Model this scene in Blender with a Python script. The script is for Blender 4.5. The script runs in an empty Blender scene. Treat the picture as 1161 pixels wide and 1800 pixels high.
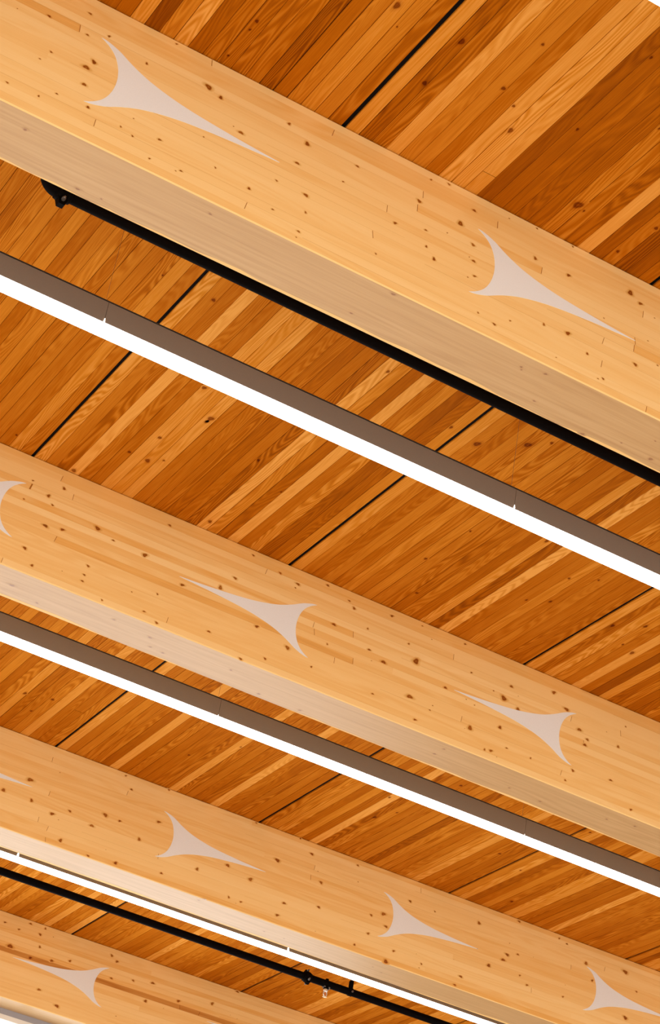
import bpy, math, random
from mathutils import Vector, Matrix
scn = bpy.context.scene
C = scn.collection

# ------------------------------------------------------------------ camera
CAM_Z = 1.6                      # eye height above the floor
R = ((0.85533538, -0.49600908, 0.14958738),
     (0.37442213, 0.39227945, -0.84019337),
     (0.35806348, 0.77465594, 0.52124727))
cam_d = bpy.data.cameras.new('camera')
cam = bpy.data.objects.new('camera', cam_d)
C.objects.link(cam)
cam_d.sensor_fit = 'VERTICAL'
cam_d.sensor_height = 36.0
cam_d.sensor_width = 36.0 * 1161 / 1800
cam_d.lens = 3787.87 / 1800 * 36.0
cam_d.clip_start = 0.05
cam_d.clip_end = 200
right, up, back = Vector(R[0]), -Vector(R[1]), -Vector(R[2])
m = Matrix.Identity(4)
for i in range(3):
    m[i][0], m[i][1], m[i][2] = right[i], up[i], back[i]
m[2][3] = CAM_Z
cam.matrix_world = m
scn.camera = cam

# ------------------------------------------------------------------ light
scn.view_settings.view_transform = 'Standard'
scn.view_settings.look = 'None'
scn.view_settings.gamma = 1.0
scn.view_settings.exposure = 0.0
scn.view_settings.use_curve_mapping = False
w = bpy.data.worlds.new('daylight')
scn.world = w
w.use_nodes = True
bg = w.node_tree.nodes['Background']
bg.inputs[0].default_value = (1.0, 0.97, 0.92, 1)
bg.inputs[1].default_value = 1.84


def area(name, loc, rot, sx, sy, power, col):
    l = bpy.data.lights.new(name, 'AREA')
    l.shape = 'RECTANGLE'
    l.size, l.size_y, l.energy, l.color = sx, sy, power, col
    o = bpy.data.objects.new(name, l)
    C.objects.link(o)
    o.location, o.rotation_euler = loc, rot
    return o


# daylight through the tall window wall under the last beam
area('window_daylight', (1.0, 16.3, 3.4), (math.radians(-90), 0, 0), 14, 6.4, 330, (0.86, 0.93, 1.0))
# added fill lamp behind the viewer, brightens the beam sides
area('near_side_fill', (5.0, -6.0, 3.0), (math.radians(90), 0, 0), 20, 5.0, 100, (1.0, 0.95, 0.88))
LENS_STRENGTH = 7.0

# ------------------------------------------------------------------ helpers
PI = math.pi


class MB:
    """collects faces with per-face tone, uv, per-vertex knot value and material index"""
    def __init__(self):
        self.v, self.f, self.t, self.uv, self.k, self.mi = [], [], [], [], [], []

    def face(self, pts, tone=0.5, uv=None, knots=None, mi=0):
        n = len(self.v)
        self.v += [tuple(p) for p in pts]
        self.k += list(knots) if knots else [0.0] * len(pts)
        self.f.append(list(range(n, n + len(pts))))
        self.t.append(tone)
        self.uv += list(uv) if uv else [(p[0], p[1]) for p in pts]
        self.mi.append(mi)

    def mesh(self, vs, fs, mi=0, tone=0.5):
        for f in fs:
            self.face([vs[i] for i in f], tone, mi=mi)

    def box(self, a, b, mi=0, tone=0.5):
        x0, y0, z0 = a
        x1, y1, z1 = b
        vs = [(x0, y0, z0), (x1, y0, z0), (x1, y1, z0), (x0, y1, z0),
              (x0, y0, z1), (x1, y0, z1), (x1, y1, z1), (x0, y1, z1)]
        self.mesh(vs, [(0, 3, 2, 1), (4, 5, 6, 7), (0, 1, 5, 4), (1, 2, 6, 5), (2, 3, 7, 6), (3, 0, 4, 7)], mi, tone)

    def tube(self, pts, rad, seg=20, mi=0, caps=True):
        """swept circle along points; rad = number or list"""
        pts = [Vector(p) for p in pts]
        n = len(pts)
        rad = rad if isinstance(rad, (list, tuple)) else [rad] * n
        rings = []
        prev = None
        for i, p in enumerate(pts):
            d = (pts[min(i + 1, n - 1)] - pts[max(i - 1, 0)]).normalized()
            if prev is None:
                a = Vector((0, 0, 1)) if abs(d.z) < 0.9 else Vector((1, 0, 0))
                u = d.cross(a).normalized()
            else:
                u = (prev - d * prev.dot(d)).normalized()
            prev = u
            v = d.cross(u)
            rings.append([p + rad[i] * (math.cos(2 * PI * j / seg) * u + math.sin(2 * PI * j / seg) * v) for j in range(seg)])
        base = sum(rings, [])
        fs = []
        for i in range(n - 1):
            for j in range(seg):
                k = (j + 1) % seg
                fs.append((i * seg + j, i * seg + k, (i + 1) * seg + k, (i + 1) * seg + j))
        if caps:
            fs.append(tuple(range(seg))[::-1])
            fs.append(tuple((n - 1) * seg + j for j in range(seg)))
        self.mesh(base, fs, mi)

    def build(self, name, mats, parent=None, weld=True, smooth=False):
        me = bpy.data.meshes.new(name)
        me.from_pydata(self.v, [], self.f)
        for mt in (mats if isinstance(mats, (list, tuple)) else [mats]):
            me.materials.append(mt)
        me.polygons.foreach_set('material_index', self.mi)
        at = me.attributes.new('tone', 'FLOAT', 'FACE')
        at.data.foreach_set('value', self.t)
        ak = me.attributes.new('knot', 'FLOAT', 'POINT')
        ak.data.foreach_set('value', self.k)
        ul = me.uv_layers.new(name='UVMap')
        flat = []
        for u in self.uv:
            flat += [u[0], u[1]]
        ul.data.foreach_set('uv', flat)
        if weld:
            import bmesh
            bm = bmesh.new()
            bm.from_mesh(me)
            bmesh.ops.remove_doubles(bm, verts=bm.verts, dist=1e-6)
            bmesh.ops.recalc_face_normals(bm, faces=bm.faces)
            bm.to_mesh(me)
            bm.free()
        if smooth:
            me.polygons.foreach_set('use_smooth', [True] * len(me.polygons))
            me.set_sharp_from_angle(angle=math.radians(40))
        me.update()
        o = bpy.data.objects.new(name, me)
        C.objects.link(o)
        if parent:
            o.parent = parent
            o.matrix_parent_inverse = parent.matrix_basis.inverted()
        return o


def thing(name, label, cat, loc, group=None):
    o = bpy.data.objects.new(name, None)
    o.empty_display_size = 0.2
    C.objects.link(o)
    o.location = loc
    bpy.context.view_layer.update()
    o['label'], o['category'] = label, cat
    if group:
        o['group'] = group
    return o


# ------------------------------------------------------------------ materials
def new_mat(name):
    mt = bpy.data.materials.new(name)
    mt.use_nodes = True
    nt = mt.node_tree
    nt.nodes.clear()
    out = nt.nodes.new('ShaderNodeOutputMaterial')
    bs = nt.nodes.new('ShaderNodeBsdfPrincipled')
    nt.links.new(bs.outputs[0], out.inputs[0])
    return mt, nt, bs


def N(nt, typ, **kw):
    n = nt.nodes.new(typ)
    for k, v in kw.items():
        setattr(n, k, v)
    return n


def setin(nt, n, i, v):
    if hasattr(v, 'links') or isinstance(v, bpy.types.NodeSocket):
        nt.links.new(v, n.inputs[i])
    else:
        n.inputs[i].default_value = v


def math_(nt, op, a, b=0.0, c=None, clamp=False):
    n = N(nt, 'ShaderNodeMath', operation=op, use_clamp=clamp)
    setin(nt, n, 0, a)
    setin(nt, n, 1, b)
    if c is not None:
        setin(nt, n, 2, c)
    return n.outputs[0]


def mixc(nt, fac, a, b, mode='MIX'):
    n = N(nt, 'ShaderNodeMix', data_type='RGBA', blend_type=mode)
    setin(nt, n, 0, fac)
    setin(nt, n, 6, a)
    setin(nt, n, 7, b)
    return n.outputs[2]


def ramp(nt, fac, stops):
    n = N(nt, 'ShaderNodeValToRGB')
    cr = n.color_ramp
    while len(cr.elements) < len(stops):
        cr.elements.new(0.5)
    for e, (p, c) in zip(cr.elements, stops):
        e.position = p
        e.color = (*c, 1)
    setin(nt, n, 0, fac)
    return n.outputs[0]


def noise(nt, vec, scale, detail=3.0, rough=0.55, dist=0.0):
    n = N(nt, 'ShaderNodeTexNoise')
    setin(nt, n, 'Vector', vec)
    n.inputs['Scale'].default_value = scale
    n.inputs['Detail'].default_value = detail
    n.inputs['Roughness'].default_value = rough
    n.inputs['Distortion'].default_value = dist
    return n.outputs[0]


def mapping(nt, vec, sc, loc=(0, 0, 0)):
    n = N(nt, 'ShaderNodeMapping')
    setin(nt, n, 'Vector', vec)
    n.inputs['Scale'].default_value = sc
    n.inputs['Location'].default_value = loc
    return n.outputs[0]


def wood(name, stops, knot_col, ring_amt, fibre_amt, ring_n, streak, rough, coat=0.0, blotch=0.1, spec=0.3):
    """boards: uv.x = across the grain, uv.y = along the grain (metres + a seed offset per board)"""
    mt, nt, bs = new_mat(name)
    uv = N(nt, 'ShaderNodeUVMap', uv_map='UVMap').outputs[0]
    tone = N(nt, 'ShaderNodeAttribute', attribute_name='tone').outputs['Fac']
    knot = N(nt, 'ShaderNodeAttribute', attribute_name='knot').outputs['Fac']
    # growth rings: iso-lines of a stretched noise give straight and cathedral figure
    big = noise(nt, mapping(nt, uv, (9.0, 0.75, 1.0)), 1.0, 1.5, 0.4)
    rings = math_(nt, 'SINE', math_(nt, 'MULTIPLY', big, ring_n))
    rings = math_(nt, 'MULTIPLY_ADD', rings, 0.5, 0.5)
    vis = noise(nt, mapping(nt, uv, (4.0, 0.35, 1.0), (7, 3, 0)), 1.0, 1.0, 0.5)
    vis = math_(nt, 'MULTIPLY_ADD', vis, 3.2, -1.15, clamp=True)
    rings = math_(nt, 'MULTIPLY', math_(nt, 'SUBTRACT', rings, 0.5), vis)
    fib = noise(nt, mapping(nt, uv, (230.0, 4.0, 1.0)), 1.0, 2.0, 0.6)
    fib2 = noise(nt, mapping(nt, uv, (55.0, 1.2, 1.0)), 1.0, 2.0, 0.6)
    blo = noise(nt, mapping(nt, uv, (16.0, 1.6, 1.0), (3, 9, 0)), 1.0, 2.0, 0.5)
    t = math_(nt, 'MULTIPLY_ADD', rings, ring_amt, tone)
    t = math_(nt, 'MULTIPLY_ADD', math_(nt, 'SUBTRACT', fib, 0.5), fibre_amt, t)
    t = math_(nt, 'MULTIPLY_ADD', math_(nt, 'SUBTRACT', fib2, 0.5), streak, t)
    t = math_(nt, 'MULTIPLY_ADD', math_(nt, 'SUBTRACT', blo, 0.5), blotch, t, clamp=True)
    col = ramp(nt, t, stops)
    # knots deepen the wood colour channel by channel, so their halo stays warm
    chs = []
    for q in range(3):
        chs.append(math_(nt, 'POWER', knot_col[q], knot))
    cc = N(nt, 'ShaderNodeCombineColor')
    for q in range(3):
        setin(nt, cc, q, chs[q])
    col = mixc(nt, 1.0, col, cc.outputs[0], 'MULTIPLY')
    nt.links.new(col, bs.inputs['Base Color'])
    bs.inputs['Roughness'].default_value = rough
    bs.inputs['Specular IOR Level'].default_value = spec
    if coat:
        bs.inputs['Coat Weight'].default_value = coat
        bs.inputs['Coat Roughness'].default_value = 0.32
    bmp = N(nt, 'ShaderNodeBump')
    bmp.inputs['Strength'].default_value = 0.12
    bmp.inputs['Distance'].default_value = 0.002
    nt.links.new(fib, bmp.inputs['Height'])
    nt.links.new(bmp.outputs[0], bs.inputs['Normal'])
    return mt


def plain(name, col, rough=0.5, metal=0.0, spec=0.5, emit=None, es=0.0, mottle=0.0, mscale=60):
    mt, nt, bs = new_mat(name)
    tc = N(nt, 'ShaderNodeTexCoord').outputs['Object']
    n = noise(nt, tc, mscale, 3.0)
    c2 = tuple(min(1, c * (1 + mottle)) for c in col)
    c1 = tuple(c * (1 - mottle) for c in col)
    nt.links.new(ramp(nt, n, [(0.3, c1), (0.7, c2)]), bs.inputs['Base Color'])
    bs.inputs['Roughness'].default_value = rough
    bs.inputs['Metallic'].default_value = metal
    bs.inputs['Specular IOR Level'].default_value = spec
    if emit:
        bs.inputs['Emission Color'].default_value = (*emit, 1)
        bs.inputs['Emission Strength'].default_value = es
    return mt


M_DECK = wood('stained_deck_boards',
              [(0.0, (0.23, 0.050, 0.0008)), (0.3, (0.47, 0.125, 0.002)), (0.55, (0.66, 0.235, 0.018)), (0.85, (0.86, 0.40, 0.085))],
              (0.25, 0.13, 0.05), 0.28, 0.34, 150.0, 0.14, 0.7, blotch=0.14, spec=0.03)
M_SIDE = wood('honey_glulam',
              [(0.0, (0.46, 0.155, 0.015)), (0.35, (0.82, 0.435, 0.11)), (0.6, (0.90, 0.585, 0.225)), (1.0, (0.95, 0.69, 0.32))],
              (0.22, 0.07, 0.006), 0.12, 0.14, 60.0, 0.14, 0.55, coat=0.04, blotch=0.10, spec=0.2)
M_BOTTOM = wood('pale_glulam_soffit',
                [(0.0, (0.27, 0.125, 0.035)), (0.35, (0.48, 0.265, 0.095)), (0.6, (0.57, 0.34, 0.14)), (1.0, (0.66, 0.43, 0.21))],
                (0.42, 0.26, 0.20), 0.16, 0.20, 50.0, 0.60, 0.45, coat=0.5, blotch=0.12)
M_DARK = plain('dark_void', (0.006, 0.005, 0.005), 0.9, spec=0.1)
M_PAINT = plain('off_white_paint', (0.80, 0.80, 0.77), 0.5, mottle=0.03, mscale=300)
M_HOUSING = plain('bronze_grey_aluminium', (0.215, 0.18, 0.148), 0.45, 0.2, mottle=0.06, mscale=500)
M_CAP = plain('dark_top_cap', (0.03, 0.022, 0.015), 0.5)
M_LENS = plain('glowing_diffuser', (0.9, 0.9, 0.9), 0.5, emit=(1.0, 0.97, 0.92), es=LENS_STRENGTH)
M_CABLE = plain('steel_cable', (0.35, 0.33, 0.3), 0.4, 0.9)
M_BLACK = plain('black_pipe_paint', (0.003, 0.002, 0.002), 0.6, spec=0.03)
M_STEEL = plain('zinc_bolt', (0.20, 0.18, 0.17), 0.4, 0.8, mottle=0.2)
M_BRASS = plain('pale_brass', (0.80, 0.62, 0.38), 0.3, 0.6, mottle=0.1)
M_CHROME = plain('bright_nickel', (0.85, 0.82, 0.76), 0.3, 0.7)
M_FLOOR = plain('pale_polished_floor', (0.68, 0.63, 0.56), 0.4, mottle=0.06, mscale=3)
M_FRAME = plain('grey_window_frame', (0.35, 0.33, 0.35), 0.45, 0.2)
M_WALL = plain('warm_plaster', (0.45, 0.33, 0.22), 0.7, mottle=0.03, mscale=8)
M_BLIND = plain('cream_blind_cassette', (0.80, 0.74, 0.66), 0.5)

KF_A=[(1.277,0.463,0.004),(1.434,0.466,0.004),(1.515,0.509,0.004),(1.463,0.319,0.008),(1.486,0.359,0.007),(1.473,0.239,0.006),(1.51,0.152,0.004),(1.682,0.472,0.004),(1.941,0.499,0.01),(1.998,0.488,0.006),(2.109,0.374,0.006),(2.294,0.528,0.005),(2.385,0.477,0.007),(2.36,0.364,0.005),(2.422,0.237,0.006),(2.435,0.158,0.004),(2.292,0.237,0.003),(2.19,0.14,0.004),(2.041,0.159,0.003),(1.913,0.07,0.003),(1.968,0.27,0.002),(1.804,0.161,0.004),(1.7,0.116,0.003),(1.648,0.134,0.003),(1.784,0.057,0.003),(1.422,0.569,0.004),(1.322,0.309,0.003),(1.776,0.632,0.003),(2.301,0.099,0.003),(2.422,0.057,0.004),(1.324,0.092,0.003),(1.201,0.084,0.003),(1.385,0.14,0.003),(2.611,0.492,0.004),(2.564,0.385,0.003),(2.903,0.475,0.006),(2.815,0.314,0.005),(2.952,0.353,0.004),(2.966,0.277,0.004),(3.1,0.466,0.008),(3.153,0.565,0.005),(3.022,0.63,0.004),(3.171,0.396,0.005),(3.318,0.614,0.002),(3.453,0.635,0.003),(3.633,0.636,0.003),(3.048,0.391,0.002),(2.756,0.128,0.003),(2.939,0.608,0.003),(3.008,0.234,0.006),(3.184,0.32,0.005),(3.463,0.483,0.006),(3.198,0.251,0.004),(3.629,0.483,0.006),(3.936,0.552,0.009),(3.991,0.524,0.006),(3.657,0.198,0.007),(3.541,0.187,0.005),(3.759,0.15,0.004),(3.994,0.21,0.006),(4.103,0.26,0.003),(3.846,0.066,0.004),(3.237,0.088,0.003),(3.316,0.076,0.004),(3.385,0.124,0.003),(3.82,0.36,0.002),(3.616,0.058,0.002),(4.045,0.357,0.002)]
KB_A=[(1.332,0.092,0.005),(1.624,0.269,0.005),(1.72,0.262,0.003),(2.085,0.065,0.004),(2.868,0.019,0.006),(2.804,0.233,0.004),(3.507,0.077,0.004),(3.518,0.092,0.003),(3.607,0.051,0.005),(3.679,0.234,0.004),(3.962,0.292,0.006),(4.28,0.248,0.007),(4.214,0.13,0.003),(4.119,0.235,0.003)]
J_A=[(1.55,2,0),(1.931,16,0),(2.192,1,0),(2.483,15,0),(2.915,13,0),(2.77,9,0),(2.729,5,0),(3.269,14,0),(4.009,12,0),(3.828,6,0),(3.832,3,0),(4.067,0,0),(3.982,8,0)]
KF_B=[(2.724,0.54,0.006),(2.654,0.459,0.007),(2.686,0.424,0.004),(2.555,0.514,0.003),(2.534,0.393,0.003),(2.677,0.299,0.007),(2.768,0.314,0.006),(2.947,0.4,0.008),(2.603,0.133,0.007),(2.661,0.057,0.005),(2.945,0.175,0.005),(2.936,0.118,0.004),(2.934,0.082,0.004),(3.227,0.361,0.009),(3.324,0.585,0.005),(3.043,0.37,0.004),(3.743,0.442,0.006),(3.672,0.353,0.009),(3.462,0.282,0.006),(3.34,0.176,0.004),(3.058,0.023,0.004),(3.29,0.053,0.004),(3.658,0.086,0.005),(3.369,0.019,0.005),(3.916,0.228,0.006),(3.991,0.579,0.005),(4.104,0.558,0.006),(4.093,0.531,0.003),(3.819,0.613,0.004),(4.278,0.624,0.005),(4.11,0.173,0.009),(3.996,0.062,0.005),(3.861,0.007,0.005),(4.265,0.121,0.004),(4.334,0.285,0.004),(4.456,0.555,0.006),(4.42,0.587,0.004),(4.353,0.418,0.006),(4.689,0.604,0.005),(4.883,0.621,0.003),(4.556,0.47,0.004),(4.816,0.482,0.004),(4.585,0.352,0.005),(4.681,0.31,0.008),(4.876,0.388,0.013),(5.164,0.621,0.004),(5.227,0.467,0.004),(5.078,0.315,0.006),(4.869,0.184,0.01),(5.491,0.484,0.007),(5.452,0.389,0.011),(5.381,0.414,0.003),(5.77,0.555,0.008),(5.549,0.365,0.007),(5.865,0.485,0.008),(5.263,0.14,0.01),(5.449,0.214,0.007),(4.921,0.06,0.005),(5.002,0.149,0.003),(4.646,0.109,0.004),(5.963,0.395,0.008),(6.022,0.355,0.007),(6.009,0.317,0.007),(6.232,0.386,0.006),(5.41,0.058,0.006),(5.37,0.05,0.005),(5.507,0.113,0.004),(5.666,0.108,0.004),(6.271,0.532,0.003),(5.947,0.136,0.006),(6.202,0.17,0.005),(5.904,0.061,0.004),(6.354,0.044,0.005)]
KB_B=[(2.634,0.163,0.008),(3.178,0.101,0.005),(3.401,0.135,0.006),(3.448,0.227,0.005),(3.526,0.237,0.005),(3.877,0.136,0.005),(4.114,0.265,0.006),(4.367,0.268,0.006),(2.805,0.237,0.005),(5.161,0.072,0.005),(5.157,0.161,0.006),(5.679,0.206,0.005),(5.894,0.219,0.005),(6.284,0.125,0.005),(6.446,0.08,0.005)]
J_B=[(2.699,15,0),(2.553,12,0.5),(2.781,13,0),(2.745,6,0),(2.507,0,0),(3.91,14,0),(3.423,1,0),(4.236,9,0),(4.247,8,0),(4.476,10,0),(4.391,5,0),(5.103,13,0),(5.203,4,0),(6.241,12,0),(5.902,11,0),(5.872,2,0)]
KF_C=[(6.339,0.605,0.006),(6.59,0.343,0.01),(6.498,0.293,0.007),(6.623,0.251,0.007),(6.495,0.157,0.006),(6.782,0.496,0.007),(6.708,0.103,0.006),(6.66,0.011,0.01),(6.405,0.051,0.005),(7.467,0.232,0.008),(7.35,0.513,0.008),(7.607,0.362,0.008),(7.693,0.391,0.006),(7.578,0.313,0.008),(7.255,0.092,0.007),(7.216,0.02,0.006),(7.728,0.248,0.005),(7.795,0.191,0.006),(8.101,0.207,0.005),(8.335,0.399,0.006),(8.023,0.616,0.005),(8.269,0.497,0.009),(8.613,0.55,0.011),(8.645,0.224,0.01),(8.723,0.436,0.005),(8.092,0.597,0.005),(6.935,0.077,0.005),(6.986,0.48,0.004),(7.675,0.631,0.006),(3.766,0.24,0.008),(3.922,0.38,0.011),(3.963,0.231,0.008),(4.117,0.197,0.008),(4.229,0.259,0.006),(4.471,0.308,0.01),(4.396,0.216,0.008),(4.609,0.549,0.006),(4.576,0.308,0.006),(4.843,0.4,0.007),(4.734,0.231,0.008),(4.212,0.045,0.009),(4.416,0.014,0.005),(4.933,0.07,0.006),(5.174,0.18,0.008),(4.867,0.64,0.005),(5.735,0.434,0.01),(5.98,0.566,0.007),(6.083,0.389,0.008),(6.095,0.218,0.007),(5.837,0.157,0.007),(5.802,0.065,0.007),(5.564,0.233,0.009),(5.434,0.075,0.006),(5.525,0.067,0.005),(5.384,0.273,0.009),(5.409,0.32,0.006),(4.609,0.033,0.007),(5.532,0.636,0.004),(5.876,0.644,0.005),(4.55,0.627,0.004)]
KB_C=[(5.248,0.047,0.005),(5.267,0.001,0.004),(5.812,0.179,0.005),(5.967,0.181,0.004),(6.64,0.133,0.004),(6.735,0.178,0.004)]
J_C=[(4.068,8,0),(4.037,3,0),(4.11,2,0),(4.587,13,0),(4.888,4,0),(6.017,12,0),(4.113,0,0),(7.835,4,0),(8.145,11,0),(8.433,13,0),(6.855,15,0),(4.035,14,0)]
KF_D=[(5.203,0.621,0.006),(4.998,0.566,0.005),(5.121,0.548,0.005),(5.33,0.622,0.006),(5.319,0.467,0.007),(5.299,0.57,0.008),(5.083,0.391,0.014),(5.264,0.361,0.008),(5.439,0.382,0.009),(5.586,0.437,0.007),(5.919,0.587,0.008),(5.972,0.554,0.008),(6.307,0.48,0.008),(6.139,0.449,0.007),(6.276,0.322,0.008),(6.553,0.407,0.008),(6.846,0.475,0.01),(7.046,0.637,0.007),(5.391,0.15,0.008),(5.562,0.065,0.01),(5.954,0.41,0.006)]
KB_D=[]
J_D=[(6.574,9,0),(6.75,9,0)]
KD=[(3.067,8.176,0.012),(2.948,8.503,0.008),(2.888,8.731,0.007),(2.994,8.736,0.011),(3.057,8.677,0.005),(2.742,9.094,0.01),(3.419,8.336,0.007),(3.65,8.512,0.004),(2.385,8.998,0.005),(2.916,7.964,0.009),(2.64,7.324,0.008),(2.38,7.319,0.004),(3.062,8.219,0.006),(3.518,7.256,0.007),(4.149,7.468,0.013),(4.332,7.308,0.013),(4.407,7.217,0.007),(3.979,7.435,0.007),(2.634,5.279,0.01),(2.643,5.554,0.008),(2.897,5.386,0.007),(3.04,5.562,0.009),(2.971,5.44,0.005),(3.243,5.39,0.005),(3.506,5.751,0.016),(3.544,5.764,0.004),(2.403,5.366,0.003),(2.878,5.101,0.005),(3.221,4.904,0.005),(2.346,5.275,0.011),(3.801,5.881,0.006),(3.835,5.662,0.007),(3.482,5.188,0.004),(1.971,5.677,0.006),(1.971,5.733,0.004),(1.969,5.909,0.004),(4.895,7.956,0.008),(5.191,8.175,0.006),(4.538,8.542,0.007),(4.552,8.149,0.005),(5.311,8.081,0.005),(5.258,8.44,0.007),(5.158,8.519,0.005),(5.637,8.412,0.009),(5.887,8.577,0.01),(5.809,8.54,0.006),(5.775,8.294,0.009),(4.692,8.878,0.006),(3.506,9.033,0.009),(4.731,11.687,0.006),(4.91,11.321,0.005),(3.586,11.696,0.01),(3.741,11.641,0.009),(3.705,11.898,0.006),(6.061,11.572,0.01),(6.115,11.392,0.006),(6.945,11.414,0.008),(7.187,11.533,0.006),(7.458,12.034,0.009),(5.95,11.228,0.007),(6.178,10.724,0.008),(7.138,10.672,0.007)]

# ------------------------------------------------------------------ setting
DECK_Z = 5.72 + CAM_Z            # underside of the deck
X0, X1 = -6.0, 17.0
BW, BD = 0.3102, 0.6490          # beam width and depth
BEAM_Y = {'A': 5.9641, 'B': 9.1187, 'C': 12.2592, 'D': 15.3820}
BOT = DECK_Z - BD
LAM = BD / 17

b = MB()
b.box((X0, -4, -0.2), (X1, 18, 0))
o = b.build('floor', M_FLOOR)
o['kind'] = 'structure'

# --- deck of narrow boards, in panels with an open black joint between them
rnd = random.Random(11)
PANEL = [2.5225 + 1.5238 * k if not 0 <= k <= 4 else (2.5225, 4.0390, 5.5590, 7.0840, 8.6160)[k] for k in range(-6, 11)]
GAP = 0.018
# tones per bay (0 = between lamp row 0 and beam A, 1 = A-B, 2 = B-C, 3 = C-D), per panel index, per board
T = {
    (0, -1): [.2, .3, .4, .2, .3, .5, .3, .2, .25, .62, .05, .45, .66, .18, .3, .25, .3, .3, .14, .28, .42, .55, .45, .3],
    (0, 0): [.6, .18, .28, .68, .45, .45, .34, .66, .66, .66, .13, .2, .22, .2, .2, .4, .36, .22, .72, .15, .36, .08, .14, .26],
    (1, -1): [.3, .4, .3, .45, .35, .3, .45, .3, .4, .35, .3, .4, .45, .35, .5, .3, .42, .48, .34, .42, .38, .36, .55, .36],
    (1, 0): [.62, .42, .32, .78, .38, .34, .66, .56, .66, .36, .34, .3, .24, .34, .24, .76, .5, .25, .76, .34, .5, .18, .24, .5],
    (1, 1): [.6, .42, .3, .45, .34, .5, .35, .48, .4, .34, .28, .4, .25, .6, .18, .82, .34, .36, .5, .35, .4, .34, .3, .3],
    (1, 2): [.62, .28, .6, .45, .35, .72, .34, .13, .6, .24, .36, .24, .26, .4, .3, .2, .5, .3, .4, .2, .35, .6, .3, .4],
    (2, 0): [.4, .3, .5, .3, .4, .3, .6, .3, .4, .35, .5, .3, .4, .5, .3, .4, .6, .3, .35, .42, .66, .36, .34, .42],
    (2, 1): [.68, .36, .45, .36, .34, .24, .7, .3, .35, .3, .3, .32, .3, .68, .34, .36, .3, .3, .74, .35, .28, .32, .36, .3],
    (2, 2): [.34, .45, .5, .3, .52, .28, .78, .24, .46, .34, .34, .42, .46, .18, .46, .4, .34, .4, .52, .66, .34, .36, .28, .28],
}
BAY_Y = [-0.4, 5.9641 + 0.155, 9.1187 + 0.155, 12.2592 + 0.155, 15.3820 + 0.30]
deck = MB()
board_info = {}


def board(x0, x1, y0, y1, tone, seed, gap):
    zb = DECK_Z + rnd.uniform(0, 0.0012)
    zt = zb + 0.05
    c = 0.0012
    a, e = x0 + gap, x1 - gap
    su, sv = seed * 1.37, seed * 7.13

    def U(x, y):
        return (x + su, y + sv)
    deck.face([(a + c, y0, zb), (a + c, y1, zb), (e - c, y1, zb), (e - c, y0, zb)], tone,
              [U(a, y0), U(a, y1), U(e, y1), U(e, y0)])
    deck.face([(a, y0, zb + c), (a, y1, zb + c), (a + c, y1, zb), (a + c, y0, zb)], tone * 0.8,
              [U(a, y0), U(a, y1), U(a, y1), U(a, y0)])
    deck.face([(e - c, y0, zb), (e - c, y1, zb), (e, y1, zb + c), (e, y0, zb + c)], tone * 0.8,
              [U(e, y0), U(e, y1), U(e, y1), U(e, y0)])
    for x in (a, e):
        deck.face([(x, y0, zb + c), (x, y1, zb + c), (x, y1, zt), (x, y0, zt)], tone * 0.8,
                  [U(x, y0), U(x, y1), U(x + .05, y1), U(x + .05, y0)])
    for y in (y0, y1):
        deck.face([(a, y, zb + c), (e, y, zb + c), (e, y, zt), (a, y, zt)], tone * 0.8,
                  [U(a, y), U(e, y), U(e, y + .05), U(a, y + .05)])
    return zb, tone, su, sv


SPLIT = {(0, 0, 9): 5.828, (2, 0, 22): 11.667, (2, 1, 5): 10.9}
for bay in range(4):
    for pi in range(len(PANEL) - 1):
        k = pi - 6
        xa, xb = PANEL[pi] + GAP / 2, PANEL[pi + 1] - GAP / 2
        tones = T.get((bay, k))
        if not tones:
            r2 = random.Random(bay * 100 + pi)
            tones = [r2.choice([.2, .26, .3, .34, .34, .36, .4, .42, .46, .5, .6, .68]) for _ in range(24)]
        for i in range(24):
            x0 = xa + (xb - xa) * i / 24
            x1 = xa + (xb - xa) * (i + 1) / 24
            seed = bay * 31.7 + pi * 24.3 + i * 1.9 + rnd.random()
            g = rnd.choice([0.0002, 0.0003, 0.0005, 0.0009, 0.0014])
            if (bay, k, i) in ((0, -1, 18), (0, -1, 19)):
                g = 0.002
            y0, y1 = BAY_Y[bay], BAY_Y[bay + 1]
            ys = SPLIT.get((bay, k, i))
            if ys:
                board(x0, x1, ys + 0.001, y1, tones[i] * 0.94, seed + 3, g)
                y1 = ys - 0.001
            inf = board(x0, x1, y0, y1, tones[i], seed, g)
            board_info[(bay, pi, i)] = (x0, x1, inf)
# black gasket pressed into every panel joint
for pj in PANEL:
    deck.box((pj - GAP / 2, BAY_Y[0], DECK_Z + 0.010), (pj + GAP / 2, BAY_Y[-1], DECK_Z + 0.05), mi=1)
# black membrane seen through the joints, and the roof build-up above
deck.box((X0, BAY_Y[0], DECK_Z + 0.052), (X1, BAY_Y[-1], DECK_Z + 0.20), mi=1)


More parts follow.
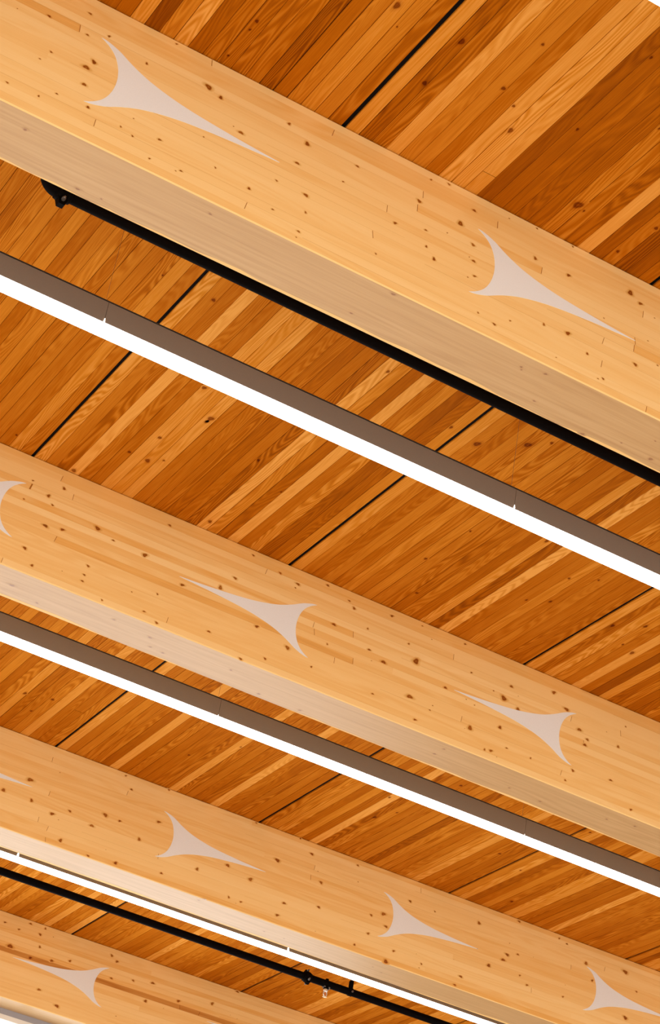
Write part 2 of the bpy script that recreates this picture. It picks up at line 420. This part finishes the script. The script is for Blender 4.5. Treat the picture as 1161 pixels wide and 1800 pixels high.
def disc(mb, P, ax, ay, r, amax, tone, uvf, stretch, rg, wob=0.22, big=False):
    """a knot: concentric rings on a flat face. P centre, ax along the grain, ay across"""
    n = 14
    ph = rg.uniform(0, 6.28)
    rings = [(0.0, 0.55 if big else 0.95), (0.45, 0.8), (0.72, 1.0), (0.95, 0.75), (1.25, 0.16), (1.9, 0.0)]
    ring_pts = []
    for q, (rr, kv) in enumerate(rings):
        L = []
        for j in range(n):
            an = 2 * PI * j / n
            wv = 1 + wob * math.sin(2 * an + ph) * 0.6 + wob * math.sin(3 * an + 2 * ph) * 0.5
            st = stretch if rr < 1 else stretch * (1 + 0.5 * (rr - 1))
            u, v = rr * r * wv * math.cos(an) * st, rr * r * wv * math.sin(an)
            L.append((P + ax * u + ay * v, kv * amax))
        ring_pts.append(L)
    for q in range(len(rings) - 1):
        for j in range(n):
            k = (j + 1) % n
            if q == 0:
                qd = [ring_pts[0][0], ring_pts[1][j], ring_pts[1][k]]
            else:
                qd = [ring_pts[q][j], ring_pts[q + 1][j], ring_pts[q + 1][k], ring_pts[q][k]]
            mb.face([t[0] for t in qd], tone, [uvf(t[0]) for t in qd], [t[1] for t in qd])


rk = random.Random(5)
for (x, y, r) in KD:
    bay = sum(1 for q in BAY_Y[1:-1] if y > q)
    pi = max(j for j in range(len(PANEL)) if PANEL[j] < x)
    xa, xb = PANEL[pi] + GAP / 2, PANEL[pi + 1] - GAP / 2
    i = min(23, max(0, int((x - xa) / (xb - xa) * 24)))
    x0, x1, (zb, tone, su, sv) = board_info[(bay, pi, i)]
    r = min(r, 0.021)
    x = min(max(x, x0 + r * 1.45 + 0.002), x1 - r * 1.45 - 0.002) if r * 2.9 < x1 - x0 - 0.004 else (x0 + x1) / 2
    disc(deck, Vector((x, y, zb - 0.0004)), Vector((0, 1, 0)), Vector((1, 0, 0)), min(r, (x1 - x0) / 4.1), 0.85, tone,
         lambda p: (p.x + su, p.y + sv), 1.35, rk, big=r > 0.011)
o = deck.build('ceiling', [M_DECK, M_DARK], weld=False)
o['kind'] = 'structure'
o['label'] = 'ceiling of narrow orange stained boards with black joints between panels'

# ------------------------------------------------------------------ glulam beams
# painted shape: curved fork tail tapering to a long point, symmetric about its axis (metres)
OUT = [(0, .160), (.020, .1585), (.045, .152), (.085, .137), (.13, .112), (.17, .0925), (.22, .0725), (.28, .0555), (.35, .0405),
       (.42, .0300), (.50, .0215), (.60, .0130), (.70, .0065), (.80, .0008)]
INN = [(0, .160), (.020, .1500), (.040, .1370), (.062, .1170), (.080, .0900), (.092, .0600), (.099, .0300), (.101, 0)]


def smooth_curve(P, n=4):
    r = []
    for i in range(len(P) - 1):
        p0 = P[max(i - 1, 0)]
        p1, p2 = P[i], P[i + 1]
        p3 = P[min(i + 2, len(P) - 1)]
        for k in range(n):
            t = k / n
            r.append(tuple(0.5 * ((2 * p1[d]) + (-p0[d] + p2[d]) * t + (2 * p0[d] - 5 * p1[d] + 4 * p2[d] - p3[d]) * t * t
                                  + (-p0[d] + 3 * p1[d] - 3 * p2[d] + p3[d]) * t ** 3) for d in (0, 1)))
    r.append(P[-1])
    return r


OUTS, INNS = smooth_curve(OUT), smooth_curve(INN)


def motif(xh, sign, yface, parent):
    """xh = x of the two fork tips; sign +1 points to +x, -1 points to -x"""
    zc = BOT + 0.326 if sign > 0 else BOT + BD - 0.326
    mb = MB()
    # front face cut in strips so that every polygon is convex
    th = 0.0012
    xs = sorted(set([round(k * 0.004, 4) for k in range(0, 201)] + [0.101]))

    def hv(P, x, hi):
        for i in range(len(P) - 1):
            a, c = P[i], P[i + 1]
            if a[0] <= x <= c[0] and c[0] > a[0]:
                return a[1] + (c[1] - a[1]) * (x - a[0]) / (c[0] - a[0])
        return hi

    def W(x, h, d):
        return (xh + sign * x, yface - d, zc + h)
    for a, c in zip(xs[:-1], xs[1:]):
        oa, oc = hv(OUTS, a, 0.0008), hv(OUTS, c, 0.0008)
        ia, ic = (hv(INNS, a, 0) if a < .101 else 0), (hv(INNS, c, 0) if c < .101 else 0)
        for s in (1, -1):
            q = [W(a, s * ia, th), W(c, s * ic, th), W(c, s * oc, th), W(a, s * oa, th)]
            mb.face(q)
            mb.face([W(a, s * oa, th), W(c, s * oc, th), W(c, s * oc, 0), W(a, s * oa, 0)])
            if c <= .1011:
                mb.face([W(a, s * ia, th), W(c, s * ic, th), W(c, s * ic, 0), W(a, s * ia, 0)])
    return mb.build('painted_motif', M_PAINT, parent)


def beam(key, label, motifs, kf, kb, joints, darks, seed):
    y = BEAM_Y[key]
    t = thing('glulam_beam', label, 'beam', (X0, y + BW / 2, BOT), 'roof beams carrying the board deck')
    rg = random.Random(seed)
    joints = list(joints)
    for (dk, dx0, dx1, dt) in darks:
        for e in (dx0, dx1):
            if -5 < e < 11 and not [j for j in joints if j[1] == dk and abs(j[0] - e) < 0.3]:
                joints.append((e, dk, 0))
    mb = MB()
    ch = 0.005
    info = []
    top = DECK_Z - 0.004
    for k in range(17):
        cuts = sorted([j[0] for j in joints if j[1] == k])
        x = X0
        allc = list(cuts)
        x = (cuts[0] if cuts else rg.uniform(1, 5))
        xx = x - rg.uniform(2.5, 4.5)
        while xx > X0:
            allc.append(xx)
            xx -= rg.uniform(2.5, 4.5)
        if not cuts:
            allc.append(x) if rg.random() < 0.3 else None
        xx = (cuts[-1] if cuts else x) + rg.uniform(4.0, 6)
        while xx < X1:
            allc.append(xx)
            xx += rg.uniform(2.5, 4.5)
        allc = [X0] + sorted(allc) + [X1]
        z0, z1 = BOT + LAM * k, BOT + LAM * (k + 1)
        if k == 0:
            z0 += ch
        if k == 16:
            z1 = top
        base = rg.uniform(0.48, 0.66)
        row = []
        for s, (a, c) in enumerate(zip(allc[:-1], allc[1:])):
            tn = min(0.95, max(0.1, base + rg.uniform(-0.10, 0.10)))
            for (dk, dx0, dx1, dt) in darks:
                if dk == k and (a + c) / 2 > dx0 and (a + c) / 2 < dx1 + (9 if dx1 > 8 else 0):
                    tn = dt
            su, sv = rg.uniform(0, 50), rg.uniform(0, 90)
            row.append((a, c, tn, su, sv))
            for (f, bk) in ((y, 0), (y + BW, 1)):
                q = [(a, f, z0), (c, f, z0), (c, f, z1), (a, f, z1)]
                mb.face(q, tn, [(p[2] + su, p[0] + sv) for p in q])
            # thin dark finger joint at the end of the board
            if s > 0 and a in cuts:
                lean = rg.uniform(-0.004, 0.004)
                bar = [j[2] for j in joints if j[0] == a and j[1] == k][0]
                wd = 0.004 if bar else 0.0013
                q = [(a - wd + lean, y - 0.0004, z0 + .002), (a + wd + lean, y - 0.0004, z0 + .002),
                     (a + wd - lean, y - 0.0004, z1 - .002), (a - wd - lean, y - 0.0004, z1 - .002)]
                mb.face(q, tn, [(p[2] + su, p[0] + sv) for p in q], [0.55] * 4)
        info.append(row)
        # thin glue line
        if k and rg.random() < 0.8:
            xs = rg.uniform(X0, 2)
            while xs < X1:
                ln = rg.uniform(0.5, 3.0)
                q = [(xs, y - 0.0003, z0 - .0005), (xs + ln, y - 0.0003, z0 - .0003), (xs + ln, y - 0.0003, z0 + .0003), (xs, y - 0.0003, z0 + .0005)]
                mb.face(q, base, [(p[2], p[0]) for p in q], [rg.uniform(0.1, 0.28)] * 4)
                xs += ln + rg.uniform(0.1, 1.5)
    # bottom chamfers (lighter tone paints an edge highlight) and underside
    q = [(X0, y, BOT + ch), (X1, y, BOT + ch), (X1, y + ch, BOT), (X0, y + ch, BOT)]
    mb.face(q, 0.66, [(p[1], p[0]) for p in q])
    q = [(X0, y + BW - ch, BOT), (X1, y + BW - ch, BOT), (X1, y + BW, BOT + ch), (X0, y + BW, BOT + ch)]
    mb.face(q, 0.7, [(p[1], p[0]) for p in q])
    cuts = [X0, rg.uniform(-3, 0.5), 13 + rg.random(), X1]
    bt = {}
    for a, c in zip(cuts[:-1], cuts[1:]):
        tn, su, sv = rg.uniform(0.5, 0.62), rg.uniform(0, 50), rg.uniform(0, 90)
        bt[(a, c)] = (tn, su, sv)
        # honey finish laps a little way round both arrises
        ys = [y + ch, y + 0.03, y + BW - 0.03, y + BW - ch]
        q = [(a, y + ch, BOT), (c, y + ch, BOT), (c, y + BW - ch, BOT), (a, y + BW - ch, BOT)]
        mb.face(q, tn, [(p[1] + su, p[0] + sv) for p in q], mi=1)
    # ragged orange finish lapping the rear arris
    x = X0
    yb = y + BW - ch
    ow = 0.006
    while x < X1:
        nx = x + rg.uniform(0.05, 0.16)
        nw = max(0.0, min(0.028, ow + rg.uniform(-0.010, 0.010)))
        q = [(x, yb, BOT - .0003), (nx, yb, BOT - .0003), (nx, yb - nw, BOT - .0003), (x, yb - ow, BOT - .0003)]
        mb.face(q, 0.6, [(p[1], p[0]) for p in q], [0, 0, 0, 0])
        x, ow = nx, nw
    # top, ends, set-back packer coloured dark to deepen the shadow line under the deck
    for q in ([(X0, y, top), (X1, y, top), (X1, y + BW, top), (X0, y + BW, top)],
              [(X0, y, BOT + ch), (X0, y + BW, BOT + ch), (X0, y + BW, top), (X0, y, top)],
              [(X1, y, BOT + ch), (X1, y + BW, BOT + ch), (X1, y + BW, top), (X1, y, top)]):
        mb.face(q, 0.4, mi=0)
    mb.box((X0, y + 0.012, top), (X1, y + BW - 0.012, DECK_Z + 0.0005), mi=2)
    # knots on the front face
    for (kx, kz, kr) in kf:
        k = min(16, max(0, int(kz / LAM)))
        row = [r for r in info[k] if r[0] <= kx <= r[1]] or [info[k][0]]
        a, c, tn, su, sv = row[0]
        kr = min(kr, LAM * 0.42)
        lim = min(kr * 1.2, LAM / 2 - 0.001)
        kz = min(max(kz, LAM * k + lim), LAM * (k + 1) - lim)
        disc(mb, Vector((kx, y - 0.0005, BOT + kz)), Vector((1, 0, 0)), Vector((0, 0, 1)), kr, rg.uniform(0.7, 1.0), tn,
             lambda p: (p.z + su, p.x + sv), rg.uniform(0.95, 1.5), rg, wob=0.3, big=kr > 0.0075)
    n_extra = 70
    for _ in range(n_extra):       # small pin knots and those beyond the frame
        kx, kz = rg.uniform(X0, X1), rg.uniform(0.02, BD - 0.02)
        if 1.0 < kx < 11.5:
            kr = rg.uniform(0.0012, 0.0024)
        else:
            kr = rg.uniform(0.003, 0.009)
        k = min(16, int(kz / LAM))
        row = [r for r in info[k] if r[0] <= kx <= r[1]][0]
        a, c, tn, su, sv = row
        disc(mb, Vector((kx, y - 0.0005, BOT + kz)), Vector((1, 0, 0)), Vector((0, 0, 1)), kr, 0.8, tn,
             lambda p: (p.z + su, p.x + sv), 1.3, rg)
    for (kx, ky, kr) in kb:
        tn, su, sv = [v for (a, c), v in bt.items() if a <= kx <= c][0]
        n0 = len(mb.mi)
        disc(mb, Vector((kx, y + ky, BOT - 0.0005)), Vector((1, 0, 0)), Vector((0, 1, 0)), kr, 0.7, tn,
             lambda p: (p.y + su, p.x + sv), 1.3, rg, big=kr > 0.008)
        for q in range(n0, len(mb.mi)):
            mb.mi[q] = 1
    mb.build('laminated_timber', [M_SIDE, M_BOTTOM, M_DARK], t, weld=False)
    for (xh, sg) in motifs:
        motif(xh, sg, y, t)
    return t


beam('A', 'nearest and widest laminated timber beam at the top, white fork tail shapes pointing right',
     [(1.488, 1), (3.182, 1)], KF_A, KB_A, J_A, [(12, -6, 1.4, .3), (11, 2.9, 3.5, .42), (7, 3.98, 9, .36)], 3)
beam('B', 'laminated timber beam below the longest lamp, white shapes pointing left',
     [(2.526, -1), (4.237, -1), (5.934, -1)], KF_B, KB_B, J_B, [(6, 2.7, 4.5, .34), (9, -6, 2.2, .4), (8, 4.2, 6, .44)], 4)
beam('C', 'laminated timber beam with a thin lamp line tucked against its pale underside',
     [(3.145, 1), (4.864, 1), (6.567, 1), (8.275, 1)], KF_C, KB_C, J_C, [(10, 6, 9, .48)], 5)
beam('D', 'farthest laminated timber beam at the lower left, with one dark brown streak along it',
     [(5.924, -1), (7.628, -1)], KF_D, KB_D, J_D, [(9, -6, 12, .1), (10, -6, 12, .42)], 6)

# unseen next beam above the frame, added to shade the nearest beam
mb = MB()
mb.box((X0, 2.81, BOT), (X1, 2.81 + BW, DECK_Z), tone=0.5)
o = mb.build('unseen_beam_1', M_SIDE)
o['kind'] = 'structure'

# ------------------------------------------------------------------ linear lamps
LZ = 5.1865 + CAM_Z
LH, LW = 0.1117, 0.1001
SEG = 2.067
XJ = 2.106


def seam_leak(x, y, s, t):
    # glowing teardrop shape standing in for light leaking at the seam
    mb = MB()
    pr = [(-.004, 0), (.004, 0), (.005, .010), (.0025, .020), (.0008, .034), (-.0008, .034), (-.0025, .020), (-.005, .010)]
    F = [(x + a * s, y - .0022, LZ + h * s) for a, h in pr] + [(x + a * s, y, LZ + h * s) for a, h in pr]
    mb.mesh(F, [tuple(range(8))] + [(i, (i + 1) % 8, 8 + (i + 1) % 8, 8 + i) for i in range(8)])
    mb.build('seam_leak', M_LENS, t)


def lamp(y, label, leak=1.0):
    t = thing('linear_pendant_lamp', label, 'lamp', (XJ, y + LW / 2, LZ), 'long suspended lamps between the beams')
    k0, k1 = -3, 7
    for k in range(k0, k1):
        xa, xb = XJ + k * SEG, XJ + (k + 1) * SEG
        if xb < X0 or xa > X1:
            continue
        mb = MB()
        g = 0.0008
        zt = LZ + LH
        y0, y1 = y, y + LW
        # open bottomed channel with side walls and a recessed shelf over the diffuser
        prof = [(y0, LZ), (y0, zt - .007), (y0 + .003, zt - .004), (y1 - .003, zt - .004), (y1, zt - .007), (y1, LZ), (y1 - .0015, LZ), (y1 - .0015, LZ + .012),
                (y0 + .0015, LZ + .012), (y0 + .0015, LZ)]
        A = [(xa + g, p[0], p[1]) for p in prof]
        B = [(xb - g, p[0], p[1]) for p in prof]
        n = len(prof)
        mb.mesh(A + B, [(i, (i + 1) % n, n + (i + 1) % n, n + i) for i in range(n)] + [tuple(range(n))[::-1], tuple(range(n, 2 * n))])
        mb.build('housing', M_HOUSING, t)
    xa, xb = max(X0, XJ + k0 * SEG), min(X1, XJ + k1 * SEG)
    mb = MB()
    mb.box((xa, y + .0016, LZ - .0005), (xb, y + LW - .0016, LZ + .011))
    mb.box((xa, y - .0012, LZ - .003), (xb, y + LW + .0012, LZ - .0004))  # glowing lip added so the housing sides brighten near the lens
    mb.build('diffuser', M_LENS, t)
    mb = MB()
    mb.box((xa, y - .0015, LZ + LH - .004), (xb, y + LW + .0015, LZ + LH))
    mb.build('top_cap', M_CAP, t)
    for k in range(k0 + 1, k1):
        x = XJ + k * SEG
        if leak:
            seam_leak(x, y, leak, t)
        mb = MB()
        mb.tube([(x, y + LW / 2, LZ + LH), (x, y + LW / 2, LZ + LH + .018)], .006, 12)
        mb.tube([(x, y + LW / 2, LZ + LH + .018), (x, y + LW / 2, DECK_Z)], .0007, 6)
        mb.build('suspension_cable', M_CABLE, t)
    return t


lamp(4.1411, 'glowing white lamp just showing in the top right corner')
lamp(7.0906, 'broadest glowing lamp line, below the topmost beam and beside the long black pipe', 0.6)
lamp(10.0115, 'glowing lamp line between the two middle beams, dark grey side fully visible', 0)
lamp(12.9135, 'thinnest glowing lamp line, partly behind the third beam and above the lower black pipe', 1.2)

# ------------------------------------------------------------------ sprinkler pipes
PR = 0.0272


def coupling(mb, x, y, z, ax=Vector((1, 0, 0)), ear=Vector((0, 0, -1)), r=PR, bolts=None, s=1.0):
    """grooved pipe coupling: ribbed ring with two bolt ears"""
    c = Vector((x, y, z))
    P = [c + ax * d for d in [s * q for q in (-.026, -.024, -.016, -.012, .012, .016, .024, .026)]]
    mb.tube(P, [r * 1.02, r * 1.24, r * 1.34, r * 1.48, r * 1.48, r * 1.34, r * 1.24, r * 1.02], 24)
    side = ax.cross(ear).normalized()
    for sg in (1, -1):
        e = ear * sg
        p = c + e * (r * 1.38)
        vs = []
        for dx in (-.020, .020):
            for ds in (-.015, .015):
                vs.append(p + (ax * dx * .9 + side * ds - e * .010) * s)
                vs.append(p + (ax * dx * .5 + side * ds * .7 + e * .018) * s)
        mb.mesh([tuple(v) for v in vs], [(0, 1, 3, 2), (4, 6, 7, 5), (0, 4, 5, 1), (2, 3, 7, 6), (1, 5, 7, 3), (0, 2, 6, 4)])
        bolt = MB()
        bolts.append(bolt)
        bolt.tube([p + side * -.030 + e * .004, p + side * -.016 + e * .004], .0085, 6)
        bolt.tube([p + side * -.040 + e * .004, p + side * .034 + e * .004], .0045, 10)
        bolt.tube([p + side * .022 + e * .004, p + side * .032 + e * .004], .0075, 8)


def hanger(parent, x, y, z, r=PR):
    """strap ring round the pipe on a threaded rod going up to the deck"""
    mb = MB()
    n = 20
    pts = []
    for ro, ri in ((r + .004, r + .0006),):
        for sx in (-.014, .014):
            for rr in (ro, ri):
                pts.append([(x + sx, y + rr * math.sin(2 * PI * j / n), z + rr * math.cos(2 * PI * j / n)) for j in range(n)])
    a, bb, c, d = pts
    vs = a + bb + c + d
    fs = []
    for j in range(n):
        k = (j + 1) % n
        fs += [(j, k, 2 * n + k, 2 * n + j), (n + j, 3 * n + j, 3 * n + k, n + k), (j, n + j, n + k, k), (2 * n + j, 2 * n + k, 3 * n + k, 3 * n + j)]
    mb.mesh(vs, fs)
    # two strap legs meeting at the rod nut
    mb.box((x - .013, y - .013, z + r), (x + .013, y - .009, z + r + .055))
    mb.box((x - .013, y + .009, z + r), (x + .013, y + .013, z + r + .055))
    mb.box((x - .013, y - .013, z + r + .052), (x + .013, y + .013, z + r + .056))
    h = mb.build('hanger_strap', M_BLACK, parent, weld=False)
    mb = MB()
    mb.tube([(x, y, z + r + .030), (x, y, DECK_Z)], .0050, 10)
    mb.tube([(x, y, z + r + .056), (x, y, z + r + .068)], .011, 6)
    mb.tube([(x, y, DECK_Z - .02), (x, y, DECK_Z)], .016, 12)
    mb.build('threaded_rod', M_STEEL, h)
    mb = MB()
    mb.tube([(x, y - r - .006, z - .004), (x, y - r - .016, z - .004)], .0075, 6)
    mb.build('bolt', M_STEEL, h)


# upper pipe: ends at the left in an elbow turning up to the deck
py, pz = 6.607, 5.3196 + CAM_Z
tilt = -0.0085
p1 = thing('sprinkler_pipe', 'black pipe along the far edge of the topmost beam, with an elbow at its end', 'pipe',
           (1.62, py, pz), 'black sprinkler pipes')


def pz_at(x):
    return pz + tilt * (x - 1.62) + 0.004


mb = MB()
mb.tube([(1.655, py, pz_at(1.655)), (X1, py, pz_at(1.655) + tilt * (X1 - 1.655) * 0.6)], PR, 28)
mb.build('pipe_run', M_BLACK, p1, smooth=True)
mb = MB()
er = 0.058
cx, cz = 1.650, pz_at(1.65) + er
pts = [(1.668, py, pz_at(1.65))] + [(cx - er * math.sin(a), py, cz - er * math.cos(a)) for a in [i * PI / 2 / 10 for i in range(11)]] + [(cx - er, py, cz + .03)]
mb.tube(pts, PR * 1.12, 24)
mb.build('elbow', M_BLACK, p1, smooth=True)
mb = MB()
mb.tube([(cx - er, py, cz + .02), (cx - er, py, DECK_Z)], PR, 24)
mb.build('riser', M_BLACK, p1, smooth=True)
bolts = []
mb = MB()
coupling(mb, 1.672, py, pz_at(1.67), bolts=bolts, s=1.35)
cp = mb.build('coupling', M_BLACK, p1, weld=False)
for bolt in bolts:
    bolt.build('bolt', M_STEEL, cp, weld=False)
for x in (4.9, 8.4, 11.9):
    hanger(p1, x, py, pz_at(1.655) + tilt * (x - 1.655) * 0.6)

# lower pipe: with a coupling, a strap hanger and a sprinkler head
qy, qz = 13.596, 5.3196 + CAM_Z
p2 = thing('sprinkler_pipe', 'black pipe crossing the lower left, with coupling, hanger and sprinkler head', 'pipe',
           (6.75, qy, qz), 'black sprinkler pipes')
mb = MB()
mb.tube([(X0, qy, qz), (X1, qy, qz)], PR, 28)
mb.build('pipe_run', M_BLACK, p2, smooth=True)
bolts = []
mb = MB()
coupling(mb, 6.757, qy, qz, ear=Vector((0, -.5, -1)).normalized(), bolts=bolts, s=1.25)
cp = mb.build('coupling', M_BLACK, p2, weld=False)
for bolt in bolts:
    bolt.build('bolt', M_STEEL, cp, weld=False)
for x in (3.2, 7.127, 10.9):
    hanger(p2, x, qy, qz)
sx = 6.925
mb = MB()     # outlet boss clamped on the pipe
mb.tube([(sx, qy, qz - PR * .6), (sx, qy, qz - PR - .012)], .021, 20)
mb.build('outlet_boss', M_BLACK, p2, weld=False)
mb = MB()
mb.tube([(sx, qy, qz + PR * .6), (sx, qy, qz + PR + .010)], [.016, .012], 16)
mb.build('boss_nut', M_BLACK, p2, weld=False)
mb = MB()
c = Vector((sx, qy, qz - PR))
n = 20
mb.tube([(sx - .026, qy - .012, qz - PR * .95), (sx + .026, qy - .012, qz - PR * .95)], .0055, 10)
mb.tube([(sx - .030, qy, qz - PR - .004), (sx + .030, qy, qz - PR - .004)], .006, 10)
mb.build('u_bolt', M_STEEL, p2, weld=False)
z0 = qz - PR - .012
mb = MB()
mb.tube([(sx, qy, z0), (sx, qy, z0 - .004), (sx, qy, z0 - .004), (sx, qy, z0 - .016)], [.012, .012, .017, .017], 6)
mb.tube([(sx, qy, z0 - .016), (sx, qy, z0 - .022)], [.011, .009], 16)
for s in (1, -1):       # two frame arms
    mb.tube([(sx + s * .009, qy, z0 - .020), (sx + s * .0135, qy, z0 - .030), (sx + s * .012, qy, z0 - .044), (sx + s * .004, qy, z0 - .056), (sx, qy, z0 - .058)], .0050, 8)
sh = mb.build('sprinkler_head', M_CHROME, p2, weld=False)
mb = MB()
mb.tube([(sx, qy, z0 - .022), (sx, qy, z0 - .052)], .0032, 10)
mb.build('glass_bulb', plain('red_bulb', (.55, .16, .05), .15), sh)
mb = MB()
for k in range(12):     # toothed deflector plate
    a0, a1 = 2 * PI * k / 12, 2 * PI * (k + .62) / 12
    P = [(0, 0), (.017 * math.cos(a0), .017 * math.sin(a0)), (.017 * math.cos(a1), .017 * math.sin(a1))]
    T3 = [(sx + u, qy + v, z0 - .058) for u, v in P] + [(sx + u, qy + v, z0 - .061) for u, v in P]
    mb.mesh(T3, [(0, 1, 2), (3, 5, 4), (0, 3, 4, 1), (1, 4, 5, 2), (2, 5, 3, 0)])
mb.tube([(sx, qy, z0 - .056), (sx, qy, z0 - .063)], .009, 14)
mb.build('deflector', M_BRASS, sh, weld=False)

# ------------------------------------------------------------------ window wall under the last beam
WY = 15.6288
zg0, zg1 = 5.0248 + CAM_Z, 4.9884 + CAM_Z
WX1 = 8.4
mb = MB()
mb.box((WX1, WY, 0), (17.0, WY + .2, BOT))
o = mb.build('wall_far', M_WALL)
o['kind'] = 'structure'
wi = bpy.data.objects.new('window_1', None)
C.objects.link(wi)
wi.location = (3, WY, 0)
bpy.context.view_layer.update()
wi['kind'] = 'structure'
mb = MB()
mb.box((X0, WY, zg0), (WX1, WY + .06, BOT))
mb.box((X0, WY, 0), (WX1, WY + .06, .08))
x = X0
while x < WX1:
    mb.box((x, WY + .012, .08), (x + .05, WY + .055, zg0))
    x += 1.9
mb.build('window_frame', M_FRAME, wi, weld=False)
mb = MB()
mb.box((X0, WY - .004, zg1), (WX1, WY + .05, zg0))
mb.build('blind_cassette', M_BLIND, wi)
mt, nt, bs = new_mat('clear_glass')
tr = N(nt, 'ShaderNodeBsdfTransparent')
tr.inputs[0].default_value = (0.93, 0.96, 0.97, 1)
go = N(nt, 'ShaderNodeBsdfGlossy')
go.inputs['Roughness'].default_value = 0.02
fr = N(nt, 'ShaderNodeFresnel')
mx = N(nt, 'ShaderNodeMixShader')
nt.links.new(fr.outputs[0], mx.inputs[0])
nt.links.new(tr.outputs[0], mx.inputs[1])
nt.links.new(go.outputs[0], mx.inputs[2])
nt.links.new(mx.outputs[0], nt.nodes['Material Output'].inputs[0])
mb = MB()
mb.face([(X0, WY + .03, .08), (WX1, WY + .03, .08), (WX1, WY + .03, zg1), (X0, WY + .03, zg1)])
mb.build('glass_pane', mt, wi)
